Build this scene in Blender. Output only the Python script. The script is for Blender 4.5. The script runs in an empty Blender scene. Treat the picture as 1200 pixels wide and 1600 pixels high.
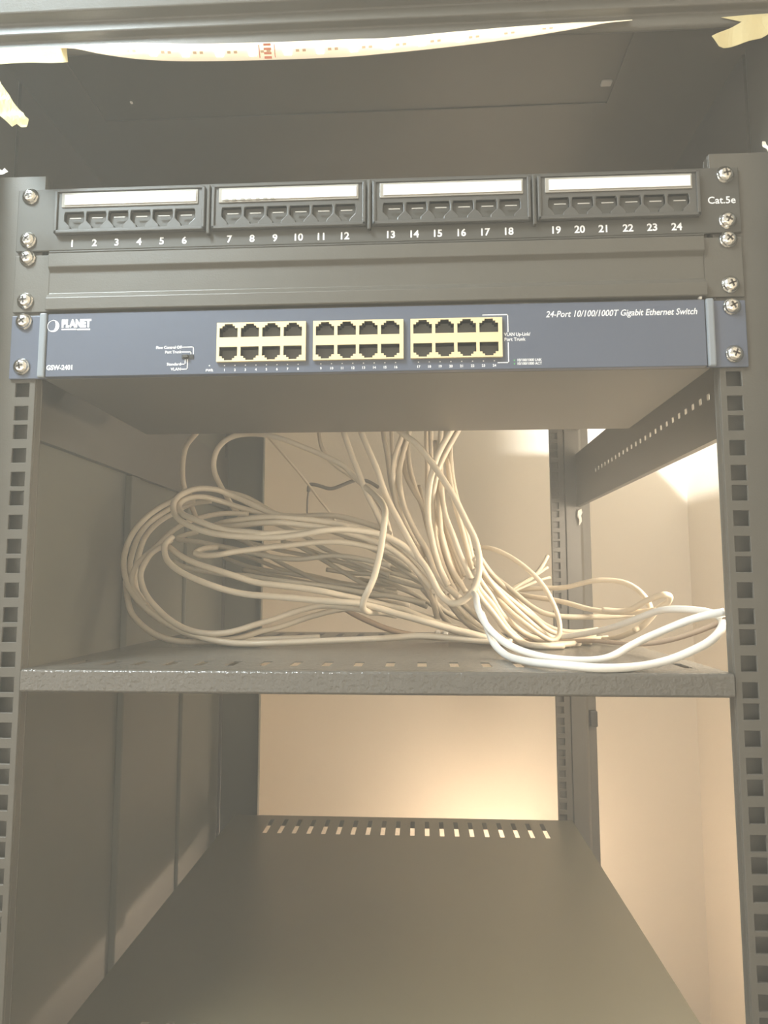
import bpy, bmesh, math, random
from mathutils import Vector, Matrix
from mathutils.geometry import tessellate_polygon

S = bpy.context.scene
COL = S.collection
random.seed(7)

# ------------------------------------------------------------------ camera, world, lights, exposure
S.view_settings.view_transform = 'Standard'
S.view_settings.look = 'None'
S.view_settings.exposure = 0.42
S.view_settings.gamma = 1.0
S.view_settings.use_curve_mapping = False

cam_data = bpy.data.cameras.new('camera')
cam = bpy.data.objects.new('camera', cam_data)
COL.objects.link(cam)
S.camera = cam
cam_data.sensor_width = 36.0
cam_data.lens = 24.2152
cam_data.clip_start = 0.01
cam.matrix_world = Matrix([[0.9985279, 0.0060814, 0.0538983, 0.033969], [0.054237, -0.1009265, -0.9934144, -0.437265], [-0.0006015, 0.9948753, -0.1011078, -0.0551156], [0, 0, 0, 1]])

W = bpy.data.worlds.new('world')
S.world = W
W.use_nodes = True
bg = W.node_tree.nodes['Background']
# soft surroundings: cool daylight on the left, warm room light on the right
wn = W.node_tree
w_tc = wn.nodes.new('ShaderNodeTexCoord')
w_sep = wn.nodes.new('ShaderNodeSeparateXYZ')
wn.links.new(w_tc.outputs['Generated'], w_sep.inputs[0])
w_map = wn.nodes.new('ShaderNodeMapRange')
w_map.inputs['From Min'].default_value = -0.8
w_map.inputs['From Max'].default_value = 0.5
wn.links.new(w_sep.outputs['X'], w_map.inputs['Value'])
w_mix = wn.nodes.new('ShaderNodeMix')
w_mix.data_type = 'RGBA'
w_mix.inputs['A'].default_value = (1.0, 0.98, 0.90, 1)
w_mix.inputs['B'].default_value = (1.0, 0.85, 0.60, 1)
wn.links.new(w_map.outputs['Result'], w_mix.inputs['Factor'])
wn.links.new(w_mix.outputs['Result'], bg.inputs[0])
# lower half of the world brightened on purpose, added to lift the undersides
w_str = wn.nodes.new('ShaderNodeMapRange')
w_str.inputs['From Min'].default_value = -0.25
w_str.inputs['From Max'].default_value = 0.25
w_str.inputs['To Min'].default_value = 2.3
w_str.inputs['To Max'].default_value = 0.62
wn.links.new(w_sep.outputs['Z'], w_str.inputs['Value'])
wn.links.new(w_str.outputs['Result'], bg.inputs[1])


def area(name, loc, target, size, size_y, power, color, spread=180):
    d = bpy.data.lights.new(name, 'AREA')
    d.shape = 'RECTANGLE'
    d.size, d.size_y = size, size_y
    d.energy = power
    d.color = color
    d.spread = math.radians(spread)
    o = bpy.data.objects.new(name, d)
    COL.objects.link(o)
    o.location = loc
    o.rotation_euler = (Vector(target) - Vector(loc)).to_track_quat('-Z', 'Y').to_euler()
    return o


def point(name, loc, radius, power, color):
    d = bpy.data.lights.new(name, 'POINT')
    d.shadow_soft_size = radius
    d.energy = power
    d.color = color
    o = bpy.data.objects.new(name, d)
    COL.objects.link(o)
    o.location = loc
    return o


# ceiling tube lamp in front of and left above the rack
area('ceiling_lamp', (-0.95, -1.15, 1.65), (-0.95, -1.15, 0), 0.28, 0.6, 34, (1.0, 0.95, 0.87))
# close cool light, added and aimed to brighten the header's upper left
area('header_fill', (-0.50, -0.42, 0.72), (-0.23, -0.03, 0.31), 0.26, 0.26, 1.7, (0.74, 0.93, 1.0), 75)
# bright lamp above the rack that strikes the far right corner past the rack's roof
sd = bpy.data.lights.new('corner_lamp', 'SPOT')
sd.energy = 620
sd.color = (0.96, 1.0, 0.98)
sd.spot_size = math.radians(32)
sd.spot_blend = 0.6
sd.shadow_soft_size = 0.028
so = bpy.data.objects.new('corner_lamp', sd)
COL.objects.link(so)
so.location = (-0.35, -0.55, 1.125)
so.rotation_euler = (Vector((0.70, 0.86, 0.26)) - so.location).to_track_quat('-Z', 'Y').to_euler()
# added warm fill, hidden by the right rail, brightening the rack interior
point('interior_fill', (0.40, 0.09, 0.038), 0.07, 8.0, (1.0, 0.84, 0.64))
# unseen point light added low behind the rack to warm the rear wall
point('rear_wall_fill', (0.17, 0.79, -0.58), 0.06, 3.7, (1.0, 0.78, 0.57))


# ------------------------------------------------------------------ materials
def material(name, color, rough=0.5, metal=0.0, noise=0.0, nscale=60, bump=0.0, bscale=400, spec=0.5, coat=0.0):
    m = bpy.data.materials.new(name)
    m.use_nodes = True
    nt = m.node_tree
    b = nt.nodes['Principled BSDF']
    b.inputs['Base Color'].default_value = (*color, 1)
    b.inputs['Roughness'].default_value = rough
    b.inputs['Metallic'].default_value = metal
    b.inputs['Specular IOR Level'].default_value = spec
    b.inputs['Coat Weight'].default_value = coat
    tc = nt.nodes.new('ShaderNodeTexCoord')
    if noise:
        n = nt.nodes.new('ShaderNodeTexNoise')
        n.inputs['Scale'].default_value = nscale
        n.inputs['Detail'].default_value = 4
        nt.links.new(tc.outputs['Object'], n.inputs['Vector'])
        r = nt.nodes.new('ShaderNodeMapRange')
        r.inputs['To Min'].default_value = 1 - noise
        r.inputs['To Max'].default_value = 1 + noise
        nt.links.new(n.outputs['Fac'], r.inputs['Value'])
        mx = nt.nodes.new('ShaderNodeMix')
        mx.data_type = 'RGBA'
        mx.blend_type = 'MULTIPLY'
        mx.inputs['Factor'].default_value = 1
        mx.inputs['A'].default_value = (*color, 1)
        nt.links.new(r.outputs['Result'], mx.inputs['B'])
        nt.links.new(mx.outputs['Result'], b.inputs['Base Color'])
    if bump:
        n2 = nt.nodes.new('ShaderNodeTexNoise')
        n2.inputs['Scale'].default_value = bscale
        n2.inputs['Detail'].default_value = 2
        nt.links.new(tc.outputs['Object'], n2.inputs['Vector'])
        bp = nt.nodes.new('ShaderNodeBump')
        bp.inputs['Strength'].default_value = bump
        bp.inputs['Distance'].default_value = 0.001
        nt.links.new(n2.outputs['Fac'], bp.inputs['Height'])
        nt.links.new(bp.outputs['Normal'], b.inputs['Normal'])
    return m


M_PAINT = material('rack_paint', (0.105, 0.096, 0.078), 0.42, noise=0.10, nscale=18, bump=0.08, bscale=900)
M_PANEL = material('panel_paint', (0.140, 0.138, 0.108), 0.5, noise=0.10, nscale=12, bump=0.06, bscale=700)
M_SHELF = material('shelf_paint', (0.125, 0.115, 0.097), 0.20, noise=0.10, nscale=15, bump=0.8, bscale=340)
M_FLAT = material('smooth_shelf_paint', (0.120, 0.107, 0.066), 0.32, noise=0.08, nscale=10, bump=0.05, bscale=600)
M_PATCH = material('patch_panel_paint', (0.085, 0.080, 0.068), 0.45, noise=0.06, nscale=40, spec=0.3)
M_MODULE = material('black_plastic', (0.085, 0.082, 0.074), 0.34)
M_CAVITY = material('dark_plastic', (0.035, 0.033, 0.028), 0.5)
M_CONTACT = material('contact_strip', (0.42, 0.40, 0.36), 0.3)
M_LABEL = material('label_paper', (0.93, 0.90, 0.86), 0.6)
M_CLEAR = material('label_cover', (0.36, 0.34, 0.30), 0.25)
M_INK = material('white_ink', (0.92, 0.92, 0.92), 0.6)
M_BLUE = material('slate_blue_paint', (0.105, 0.122, 0.165), 0.34, noise=0.04, nscale=20)
M_BLUE_EDGE = material('pale_blue_paint', (0.26, 0.29, 0.32), 0.3)
M_CHASSIS = material('chassis_paint', (0.150, 0.145, 0.126), 0.45, noise=0.08, nscale=14)
M_GOLD = material('port_shield', (0.90, 0.74, 0.45), 0.38, metal=0.25)
M_GREEN = material('green_ink', (0.12, 0.45, 0.15), 0.5)
M_CHROME = material('screw_steel', (0.80, 0.78, 0.72), 0.16, metal=1.0, bump=0.3, bscale=700)
M_SLOT = material('screw_recess', (0.10, 0.09, 0.08), 0.4, metal=0.8)
M_CABLE = material('cable_jacket', (0.75, 0.66, 0.52), 0.40)
M_CABLE_W = material('lit_white_jacket', (0.82, 0.80, 0.74), 0.40)  # whiter than the other cables: strong light on them put into the colour
M_CABLE_G = material('grey_and_shaded_jacket', (0.62, 0.56, 0.45), 0.5)  # grey strands, and strands under the bundle with their shade painted in
M_CABLE_D = material('dark_cable_jacket', (0.17, 0.155, 0.13), 0.5)
M_CABLE_T = material('tan_cable_jacket', (0.50, 0.37, 0.26), 0.45)
M_TAPE = material('masking_tape', (0.60, 0.52, 0.28), 0.7, noise=0.10, nscale=90, bump=0.3, bscale=350)
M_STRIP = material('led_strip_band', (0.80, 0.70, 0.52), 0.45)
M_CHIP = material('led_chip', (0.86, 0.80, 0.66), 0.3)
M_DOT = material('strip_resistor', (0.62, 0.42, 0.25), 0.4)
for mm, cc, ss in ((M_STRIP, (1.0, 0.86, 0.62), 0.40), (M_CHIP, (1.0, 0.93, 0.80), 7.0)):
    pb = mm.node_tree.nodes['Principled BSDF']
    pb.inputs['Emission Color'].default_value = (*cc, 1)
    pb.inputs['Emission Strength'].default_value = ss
M_RED = material('red_print', (0.66, 0.22, 0.12), 0.5)
M_SCRAP = material('torn_paper', (0.90, 0.88, 0.82), 0.7, bump=0.3, bscale=300)
M_WALL = material('cream_wall_paint', (0.70, 0.62, 0.49), 0.75, noise=0.04, nscale=3, bump=0.05, bscale=250)
M_FLOOR = material('floor_tile', (0.40, 0.35, 0.28), 0.4, noise=0.06, nscale=6)


# ------------------------------------------------------------------ helpers
def obj(name, bm, mats, parent=None, bevel=0.0, smooth=False, seg=2):
    me = bpy.data.meshes.new(name)
    bmesh.ops.recalc_face_normals(bm, faces=bm.faces)
    bm.to_mesh(me)
    bm.free()
    for m in (mats if isinstance(mats, (list, tuple)) else [mats]):
        me.materials.append(m)
    if smooth:
        for p in me.polygons:
            p.use_smooth = True
    o = bpy.data.objects.new(name, me)
    COL.objects.link(o)
    if parent:
        o.parent = parent
        o.matrix_parent_inverse = Matrix.Translation(-parent.location)
    if bevel:
        b = o.modifiers.new('bevel', 'BEVEL')
        b.width = bevel
        b.segments = seg
        b.limit_method = 'ANGLE'
        b.angle_limit = math.radians(40)
        b.harden_normals = False
    return o


def thing(name, label, cat, loc=(0, 0, 0), group=None):
    o = bpy.data.objects.new(name, None)
    o.empty_display_size = 0.02
    COL.objects.link(o)
    o.location = loc
    return tag(o, label, cat, group)


def tag(o, label, cat, group=None):
    o['label'] = label
    o['category'] = cat
    if group:
        o['group'] = group
    return o


def structure(o):
    o['kind'] = 'structure'
    return o


def box(bm, x0, x1, y0, y1, z0, z1, mi=0):
    v = [bm.verts.new((x, y, z)) for x in (x0, x1) for y in (y0, y1) for z in (z0, z1)]
    for f in ((0, 1, 3, 2), (4, 6, 7, 5), (0, 4, 5, 1), (2, 3, 7, 6), (0, 2, 6, 4), (1, 5, 7, 3)):
        fc = bm.faces.new([v[i] for i in f])
        fc.material_index = mi


def boxes(*bs):
    bm = bmesh.new()
    for b in bs:
        box(bm, *b)
    return bm


def extrude_profile(bm, pts, axis_fn, a0, a1, mi=0):
    """pts: closed 2-D outline; axis_fn(p, q, a) -> 3-D point."""
    A = [bm.verts.new(axis_fn(p, q, a0)) for p, q in pts]
    B = [bm.verts.new(axis_fn(p, q, a1)) for p, q in pts]
    n = len(pts)
    for i in range(n):
        f = bm.faces.new((A[i], A[(i + 1) % n], B[(i + 1) % n], B[i]))
        f.material_index = mi
    for loop in (A, B):
        for t in tessellate_polygon([[Vector((p, q, 0)) for p, q in pts]]):
            try:
                f = bm.faces.new([loop[i] for i in t])
                f.material_index = mi
            except ValueError:
                pass


def grid_plate(bm, us, vs, hole, fn, t, mi=0):
    """a plate of thickness t cut by rectangular cells; fn(u, v, w) -> 3-D point, w in (0, t)."""
    V = {}

    def vert(i, j, k):
        if (i, j, k) not in V:
            V[(i, j, k)] = bm.verts.new(fn(us[i], vs[j], t * k))
        return V[(i, j, k)]
    nu, nv = len(us) - 1, len(vs) - 1
    solid = [[not hole((us[i] + us[i + 1]) / 2, (vs[j] + vs[j + 1]) / 2) for j in range(nv)] for i in range(nu)]

    def is_solid(i, j):
        return 0 <= i < nu and 0 <= j < nv and solid[i][j]
    for i in range(nu):
        for j in range(nv):
            if not solid[i][j]:
                continue
            for k in (0, 1):
                f = bm.faces.new((vert(i, j, k), vert(i + 1, j, k), vert(i + 1, j + 1, k), vert(i, j + 1, k)))
                f.material_index = mi
            for di, dj, e in ((-1, 0, ((i, j), (i, j + 1))), (1, 0, ((i + 1, j), (i + 1, j + 1))),
                              (0, -1, ((i, j), (i + 1, j))), (0, 1, ((i, j + 1), (i + 1, j + 1)))):
                if not is_solid(i + di, j + dj):
                    a, b = e
                    f = bm.faces.new((vert(*a, 0), vert(*b, 0), vert(*b, 1), vert(*a, 1)))
                    f.material_index = mi


def poly_plate(bm, outer, holes, y0, y1, mi=0):
    """plate in the x-z plane with polygonal holes, from y0 (front) to y1."""
    loops = [outer] + holes
    flat = [p for l in loops for p in l]
    tris = tessellate_polygon([[Vector((x, z, 0)) for x, z in l] for l in loops])
    rows = []
    for y in (y0, y1):
        vs = [bm.verts.new((x, y, z)) for x, z in flat]
        rows.append(vs)
        for t in tris:
            try:
                bm.faces.new([vs[i] for i in t]).material_index = mi
            except ValueError:
                pass
    k = 0
    for l in loops:
        n = len(l)
        for i in range(n):
            a, b = k + i, k + (i + 1) % n
            bm.faces.new((rows[0][a], rows[0][b], rows[1][b], rows[1][a])).material_index = mi
        k += n


def cup(bm, outline, y0, y1, mi=0):
    """an open cavity: walls along the outline from y0 back to y1, and its bottom."""
    A = [bm.verts.new((x, y0, z)) for x, z in outline]
    B = [bm.verts.new((x, y1, z)) for x, z in outline]
    n = len(outline)
    for i in range(n):
        bm.faces.new((A[i], A[(i + 1) % n], B[(i + 1) % n], B[i])).material_index = mi
    for t in tessellate_polygon([[Vector((x, z, 0)) for x, z in outline]]):
        bm.faces.new([B[i] for i in t]).material_index = mi


def text(bm, s, x, z, size, y, align='CENTER', shear=0.0, weight=0.0, width=1.0, mi=0):
    """lettering standing in the x-z plane at depth y, read from the front."""
    cu = bpy.data.curves.new('lettering', 'FONT')
    cu.body = s
    cu.size = size
    cu.align_x = align
    cu.align_y = 'CENTER'
    cu.shear = shear
    cu.offset = weight
    cu.extrude = 0.00008
    cu.resolution_u = 3
    to = bpy.data.objects.new('lettering', cu)
    COL.objects.link(to)
    bpy.context.view_layer.update()
    me = bpy.data.meshes.new_from_object(to.evaluated_get(bpy.context.evaluated_depsgraph_get()))
    base = len(bm.verts)
    vs = [bm.verts.new((x + v.co.x * width, y - v.co.z, z + v.co.y)) for v in me.vertices]
    for p in me.polygons:
        try:
            bm.faces.new([vs[i] for i in p.vertices]).material_index = mi
        except ValueError:
            pass
    bpy.data.objects.remove(to)
    bpy.data.curves.remove(cu)
    bpy.data.meshes.remove(me)


def printed(name, parent, *args, mat=None, **kw):
    bm = bmesh.new()
    text(bm, *args, **kw)
    return obj(name, bm, mat or M_INK, parent)


def smooth_path(pts, sub=7):
    P = [Vector(p) for p in pts]
    P = [P[0] * 2 - P[1]] + P + [P[-1] * 2 - P[-2]]
    out = []
    for i in range(1, len(P) - 2):
        p0, p1, p2, p3 = P[i - 1], P[i], P[i + 1], P[i + 2]
        t1 = max((p1 - p0).length, 1e-5) ** 0.5
        t2 = max((p2 - p1).length, 1e-5) ** 0.5
        t3 = max((p3 - p2).length, 1e-5) ** 0.5
        m1 = (p1 - p0) / t1 - (p2 - p0) / (t1 + t2) + (p2 - p1) / t2
        m2 = (p2 - p1) / t2 - (p3 - p1) / (t2 + t3) + (p3 - p2) / t3
        m1, m2 = m1 * t2, m2 * t2
        for k in range(sub):
            t = k / sub
            out.append(p1 * (2 * t**3 - 3 * t**2 + 1) + m1 * (t**3 - 2 * t**2 + t)
                       + p2 * (-2 * t**3 + 3 * t**2) + m2 * (t**3 - t**2))
    out.append(P[-2])
    return out


def tube(bm, pts, r, n=10, sub=7, mi=0):
    path = smooth_path(pts, sub)
    # relax the small kinks of the traced points
    for _ in range(4):
        path = [path[0]] + [(path[i - 1] + path[i] * 2 + path[i + 1]) / 4 for i in range(1, len(path) - 1)] + [path[-1]]
    rings = []
    nrm = None
    for i, p in enumerate(path):
        t = (path[min(i + 1, len(path) - 1)] - path[max(i - 1, 0)]).normalized()
        if nrm is None:
            nrm = t.orthogonal().normalized()
        nrm = (nrm - t * nrm.dot(t)).normalized()
        b = t.cross(nrm)
        rings.append([bm.verts.new(p + (nrm * math.cos(a) + b * math.sin(a)) * r)
                      for a in (2 * math.pi * k / n for k in range(n))])
    for a, b in zip(rings, rings[1:]):
        for k in range(n):
            bm.faces.new((a[k], a[(k + 1) % n], b[(k + 1) % n], b[k])).material_index = mi
    bm.faces.new(rings[0][::-1])
    bm.faces.new(rings[-1])


def lathe_y(bm, prof, cx, cz, n=24, mi=0):
    """profile of (radius, y) turned about the axis through (cx, cz) along y."""
    rings = []
    for r, y in prof:
        if r < 1e-6:
            rings.append([bm.verts.new((cx, y, cz))])
        else:
            rings.append([bm.verts.new((cx + r * math.cos(2 * math.pi * k / n), y, cz + r * math.sin(2 * math.pi * k / n)))
                          for k in range(n)])
    for a, b in zip(rings, rings[1:]):
        for k in range(n):
            if len(a) == 1:
                bm.faces.new((a[0], b[k], b[(k + 1) % n])).material_index = mi
            elif len(b) == 1:
                bm.faces.new((a[k], a[(k + 1) % n], b[0])).material_index = mi
            else:
                bm.faces.new((a[k], a[(k + 1) % n], b[(k + 1) % n], b[k])).material_index = mi


def screw(parent, x, z, y, rot):
    """a cross-recessed pan head on a washer, with its shank."""
    bm = bmesh.new()
    lathe_y(bm, [(0, y + 0.008), (0.0026, y + 0.008), (0.0026, y), (0.0056, y), (0.0058, y - 0.0006), (0.0050, y - 0.0009),
                 (0.0048, y - 0.0016), (0.0042, y - 0.0027), (0.0028, y - 0.0034), (0, y - 0.0037)], x, z)
    o = obj('screw', bm, M_CHROME, parent, smooth=True)
    bm = bmesh.new()
    for k in (0, 1):
        a = rot + k * math.pi / 2
        c, s = math.cos(a), math.sin(a)
        L, w = 0.0024, 0.0005
        ps = [(-L, -w), (L, -w), (L, w), (-L, w)]
        q = [(x + p * c - r * s, z + p * s + r * c) for p, r in ps]
        extrude_profile(bm, q, lambda p, r, d: (p, d, r), y - 0.0039, y - 0.0030)
    obj('cross_recess', bm, M_SLOT, o)
    return o


# ------------------------------------------------------------------ the room
bm = boxes((-2.2, 0.62, 1.00, 1.06, -0.95, 2.2))
structure(obj('wall_back', bm, M_WALL))
bm = boxes((0.58, 0.66, -1.6, 1.00, -0.95, 2.2))
structure(obj('wall_right', bm, M_WALL))
bm = boxes((-0.40, -0.313, -0.02, 1.00, -0.95, 2.2))  # unseen wall added to keep light out of the gap left of the rack
structure(obj('blocking_wall_left', bm, M_WALL))
bm = boxes((-2.2, 0.66, -2.4, 1.06, -1.02, -0.95))
structure(obj('floor', bm, M_FLOOR))

# thin scattering volume added around the rack to lift the blacks like lens veil
M_VEIL = bpy.data.materials.new('lens_veil')
M_VEIL.use_nodes = True
hn = M_VEIL.node_tree
hn.nodes.clear()
h_out = hn.nodes.new('ShaderNodeOutputMaterial')
h_sc = hn.nodes.new('ShaderNodeVolumeScatter')
h_sc.inputs['Color'].default_value = (0.97, 0.96, 0.88, 1)
h_sc.inputs['Density'].default_value = 0.30
hn.links.new(h_sc.outputs[0], h_out.inputs['Volume'])
lens_veil = obj('lens_veil', boxes((-0.312, 0.575, -0.75, 0.995, -0.945, 0.95)), M_VEIL)
lens_veil['kind'] = 'stuff'
tag(lens_veil, 'pale scattering volume added in and before the rack to mimic lens veil', 'lens_veil')

# ------------------------------------------------------------------ the rack
FL = -0.95
rack = thing('equipment_rack', 'open dark grey metal equipment rack with perforated mounting rails, cream walls behind it',
             'rack', (0, 0.3, FL))
ZLO, ZHI = -0.92, 0.40
HOLES = []           # lower edges of the square holes: three per 44.45 mm
for u in range(-22, 8):
    for d in (0.0, 0.0127, 0.028575):
        z = u * 0.04445 + d
        if ZLO + 0.02 < z < 0.30:
            HOLES.append(z)
HOLES.sort()


ZRAIL = 0.2245      # the rails end above the patch panel


def rail(sx, y, depth_dir, x_in=0.2237, x_out=0.262, flange=0.008, holes=True):
    bm = bmesh.new()
    hs = [z for z in HOLES if z < ZRAIL - 0.006]
    vs = [ZLO] + [e for z in hs for e in (z - 0.00475, z + 0.00475)] + [ZRAIL]
    hx0, hx1 = 0.2278, 0.2373

    def hole(u, v):
        return holes and hx0 < u < hx1 and any(abs(v - z) < 0.00475 for z in hs)
    grid_plate(bm, [x_in, hx0, hx1, x_out], vs, hole, lambda u, v, w: (sx * u, y + depth_dir * w, v), 0.002)
    # inner return flange, folded back from the inner edge
    a, b = sorted((y, y + depth_dir * flange))
    p, q = sorted((y + depth_dir * flange, y + depth_dir * (flange + 0.0015)))
    box(bm, min(sx * x_in, sx * x_out), max(sx * x_in, sx * x_out), p + 0.0001, q, ZLO, ZRAIL)
    box(bm, min(sx * x_in, sx * (x_in + 0.002)), max(sx * x_in, sx * (x_in + 0.002)), a + 0.0021 * (depth_dir > 0), b, ZLO, ZRAIL)
    # outer return
    box(bm, min(sx * (x_out - 0.002), sx * x_out), max(sx * (x_out - 0.002), sx * x_out), a + 0.0021 * (depth_dir > 0), b, ZLO, ZRAIL)
    return obj('mounting_rail', bm, M_PAINT, rack, bevel=0.0003, seg=1)


rail(-1, 0.0, 1)
rail(1, 0.0, 1)
rail(1, 0.588, 1, x_in=0.2262, x_out=0.246, flange=0.006)
bm = boxes((-0.2635, -0.206, 0.598, 0.600, ZLO, ZHI), (-0.208, -0.206, 0.590, 0.5979, ZLO, ZHI))
obj('rear_upright', bm, M_PANEL, rack, bevel=0.0006)
# corner posts
for sx in (-1, 1):
    x0, x1 = sorted((sx * 0.2645, sx * 0.305))
    obj('corner_post', boxes((x0, x1, -0.03, 0.03, FL, ZHI)), M_PAINT, rack, bevel=0.003)
obj('corner_post', boxes((-0.305, -0.264, 0.600, 0.66, FL, ZHI)), M_PAINT, rack, bevel=0.003)
bm = bmesh.new()
extrude_profile(bm, [(0.2465, 0.585), (0.268, 0.585), (0.272, 0.589), (0.272, 0.600), (0.286, 0.602), (0.286, 0.606), (0.274, 0.606), (0.274, 0.640), (0.2465, 0.640)],
                lambda p, q, a: (p, q, a), FL, ZHI)
post = obj('corner_post', bm, M_PAINT, rack, bevel=0.001)
obj('hinge', boxes((0.275, 0.285, 0.590, 0.6015, -0.262, -0.240)), M_CAVITY, post, bevel=0.001)
# side braces running front to rear below the switch
bm = bmesh.new()
ys = [0.004]
NH = 28
for k in range(NH):
    yc = 0.05 + k * 0.0155
    ys += [yc - 0.0024, yc + 0.0024]
ys += [0.585]
grid_plate(bm, ys, [0.055, 0.0885, 0.0935, 0.133],
           lambda u, v: 0.0885 < v < 0.0935 and any(abs(u - (0.05 + k * 0.0155)) < 0.0024 for k in range(NH)),
           lambda u, v, w: (0.2625 + w, u, v), 0.0018)
box(bm, 0.2645, 0.2690, 0.032, 0.585, 0.0550, 0.0568)
box(bm, 0.2645, 0.2690, 0.032, 0.585, 0.1312, 0.1330)
obj('side_brace', bm, M_PAINT, rack)
bm = boxes((-0.264, -0.2622, 0.004, 0.598, 0.055, 0.133), (-0.268, -0.2642, 0.032, 0.598, 0.055, 0.0568))
obj('side_brace', bm, M_PAINT, rack)
# left side panel with two upright stiffeners
obj('side_panel', boxes((-0.274, -0.2685, 0.031, 0.599, FL + 0.02, ZHI)), M_PANEL, rack)
for y0, y1, h in ((0.246, 0.272, 0.006), (0.425, 0.500, 0.004)):
    bm = bmesh.new()
    extrude_profile(bm, [(-0.2684, y0), (-0.2684 + h, y0 + 0.002), (-0.2684 + h, y1 - 0.002), (-0.2684, y1)],
                    lambda p, q, a: (p, q, a), FL + 0.02, 0.054)
    obj('panel_stiffener', bm, M_PANEL, rack, bevel=0.001)
# top: a folded sheet with a sunk rectangular field behind the header
bm = bmesh.new()
grid_plate(bm, [-0.304, -0.22, 0.181, 0.304], [-0.0264, 0.076, 0.66],
           lambda u, v: -0.22 < u < 0.181 and v < 0.076, lambda u, v, w: (u, v, 0.318 + w), 0.0012)
box(bm, -0.23, 0.190, -0.026, 0.086, 0.3193, 0.323)
obj('top_panel', bm, M_PAINT, rack, bevel=0.0006, seg=2)
obj('roof_sheet', boxes((-0.306, 0.306, -0.032, 0.662, 0.400, 0.412)), M_PAINT, rack, bevel=0.002)
bm = bmesh.new()
extrude_profile(bm, [(-0.0265, 0.2905), (-0.029, 0.2890), (-0.031, 0.2905), (-0.031, 0.2985), (-0.0355, 0.3000), (-0.0355, 0.3075), (-0.042, 0.3095),
                     (-0.044, 0.320), (-0.046, 0.3995), (-0.0265, 0.3995)],
                lambda p, q, a: (a, p, q), -0.310, 0.310)
head = obj('header', bm, M_PAINT, rack, bevel=0.0008)
for x in (-0.0205, -0.0045):
    bm = bmesh.new()
    lathe_y(bm, [(0.0028, -0.040), (0.0028, -0.0452), (0.0018, -0.0465), (0, -0.0468)], x, 0.3195, 16)
    obj('bolt', bm, M_CHROME, head, smooth=True)
obj('base_panel', boxes((-0.304, 0.304, 0.0, 0.66, FL + 0.0005, FL + 0.02)), M_PAINT, rack)
for sx in (-1, 1):
    a, b = sorted((sx * 0.264, sx * 0.268))
    obj('top_side_beam', boxes((a, b, 0.0305, 0.584, 0.17, 0.3995)), M_PAINT, rack)
obj('rear_beam', boxes((-0.263, 0.246, 0.602, 0.64, 0.345, 0.399)), M_PAINT, rack)
# small screws in the sunk field of the top
bm = bmesh.new()
for (x, y, r) in ((0.1762, 0.0545, 0.0032),):
    box(bm, x - 0.005, x + 0.003, y - 0.003, y + 0.003, 0.3175, 0.3200)
obj('clip', bm, M_CONTACT, rack, bevel=0.001)
bm = boxes((-0.192, -0.1900, 0.055, 0.0575, 0.3185, 0.3200))
obj('rivet', bm, M_LABEL, rack, bevel=0.0005)

# ------------------------------------------------------------------ patch panel
patch = thing('patch_panel', 'dark 24-port patch panel with white label strips, topmost unit in the rack', 'patch panel', (0, -0.001, 0.1705))
bm = bmesh.new()
extrude_profile(bm, [(-0.0002, 0.1690), (-0.0022, 0.1690), (-0.0022, 0.2135), (-0.0002, 0.2135)], lambda p, q, a: (a, p, q), -0.2413, 0.2413)
box(bm, -0.218, 0.218, -0.0022, 0.035, 0.1675, 0.1690)
box(bm, -0.218, 0.218, 0.0, 0.025, 0.2115, 0.2135)
obj('panel_plate', bm, M_PATCH, patch, bevel=0.0006)
num = 1


def port_outline(cx, cz):
    return [(cx - 0.0063, cz + 0.0056), (cx + 0.0063, cz + 0.0056), (cx + 0.0067, cz + 0.0040), (cx + 0.0067, cz - 0.0006),
            (cx + 0.0028, cz - 0.0046), (cx + 0.0026, cz - 0.0060), (cx - 0.0026, cz - 0.0060), (cx - 0.0028, cz - 0.0046),
            (cx - 0.0067, cz - 0.0006), (cx - 0.0067, cz + 0.0040)]


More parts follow.
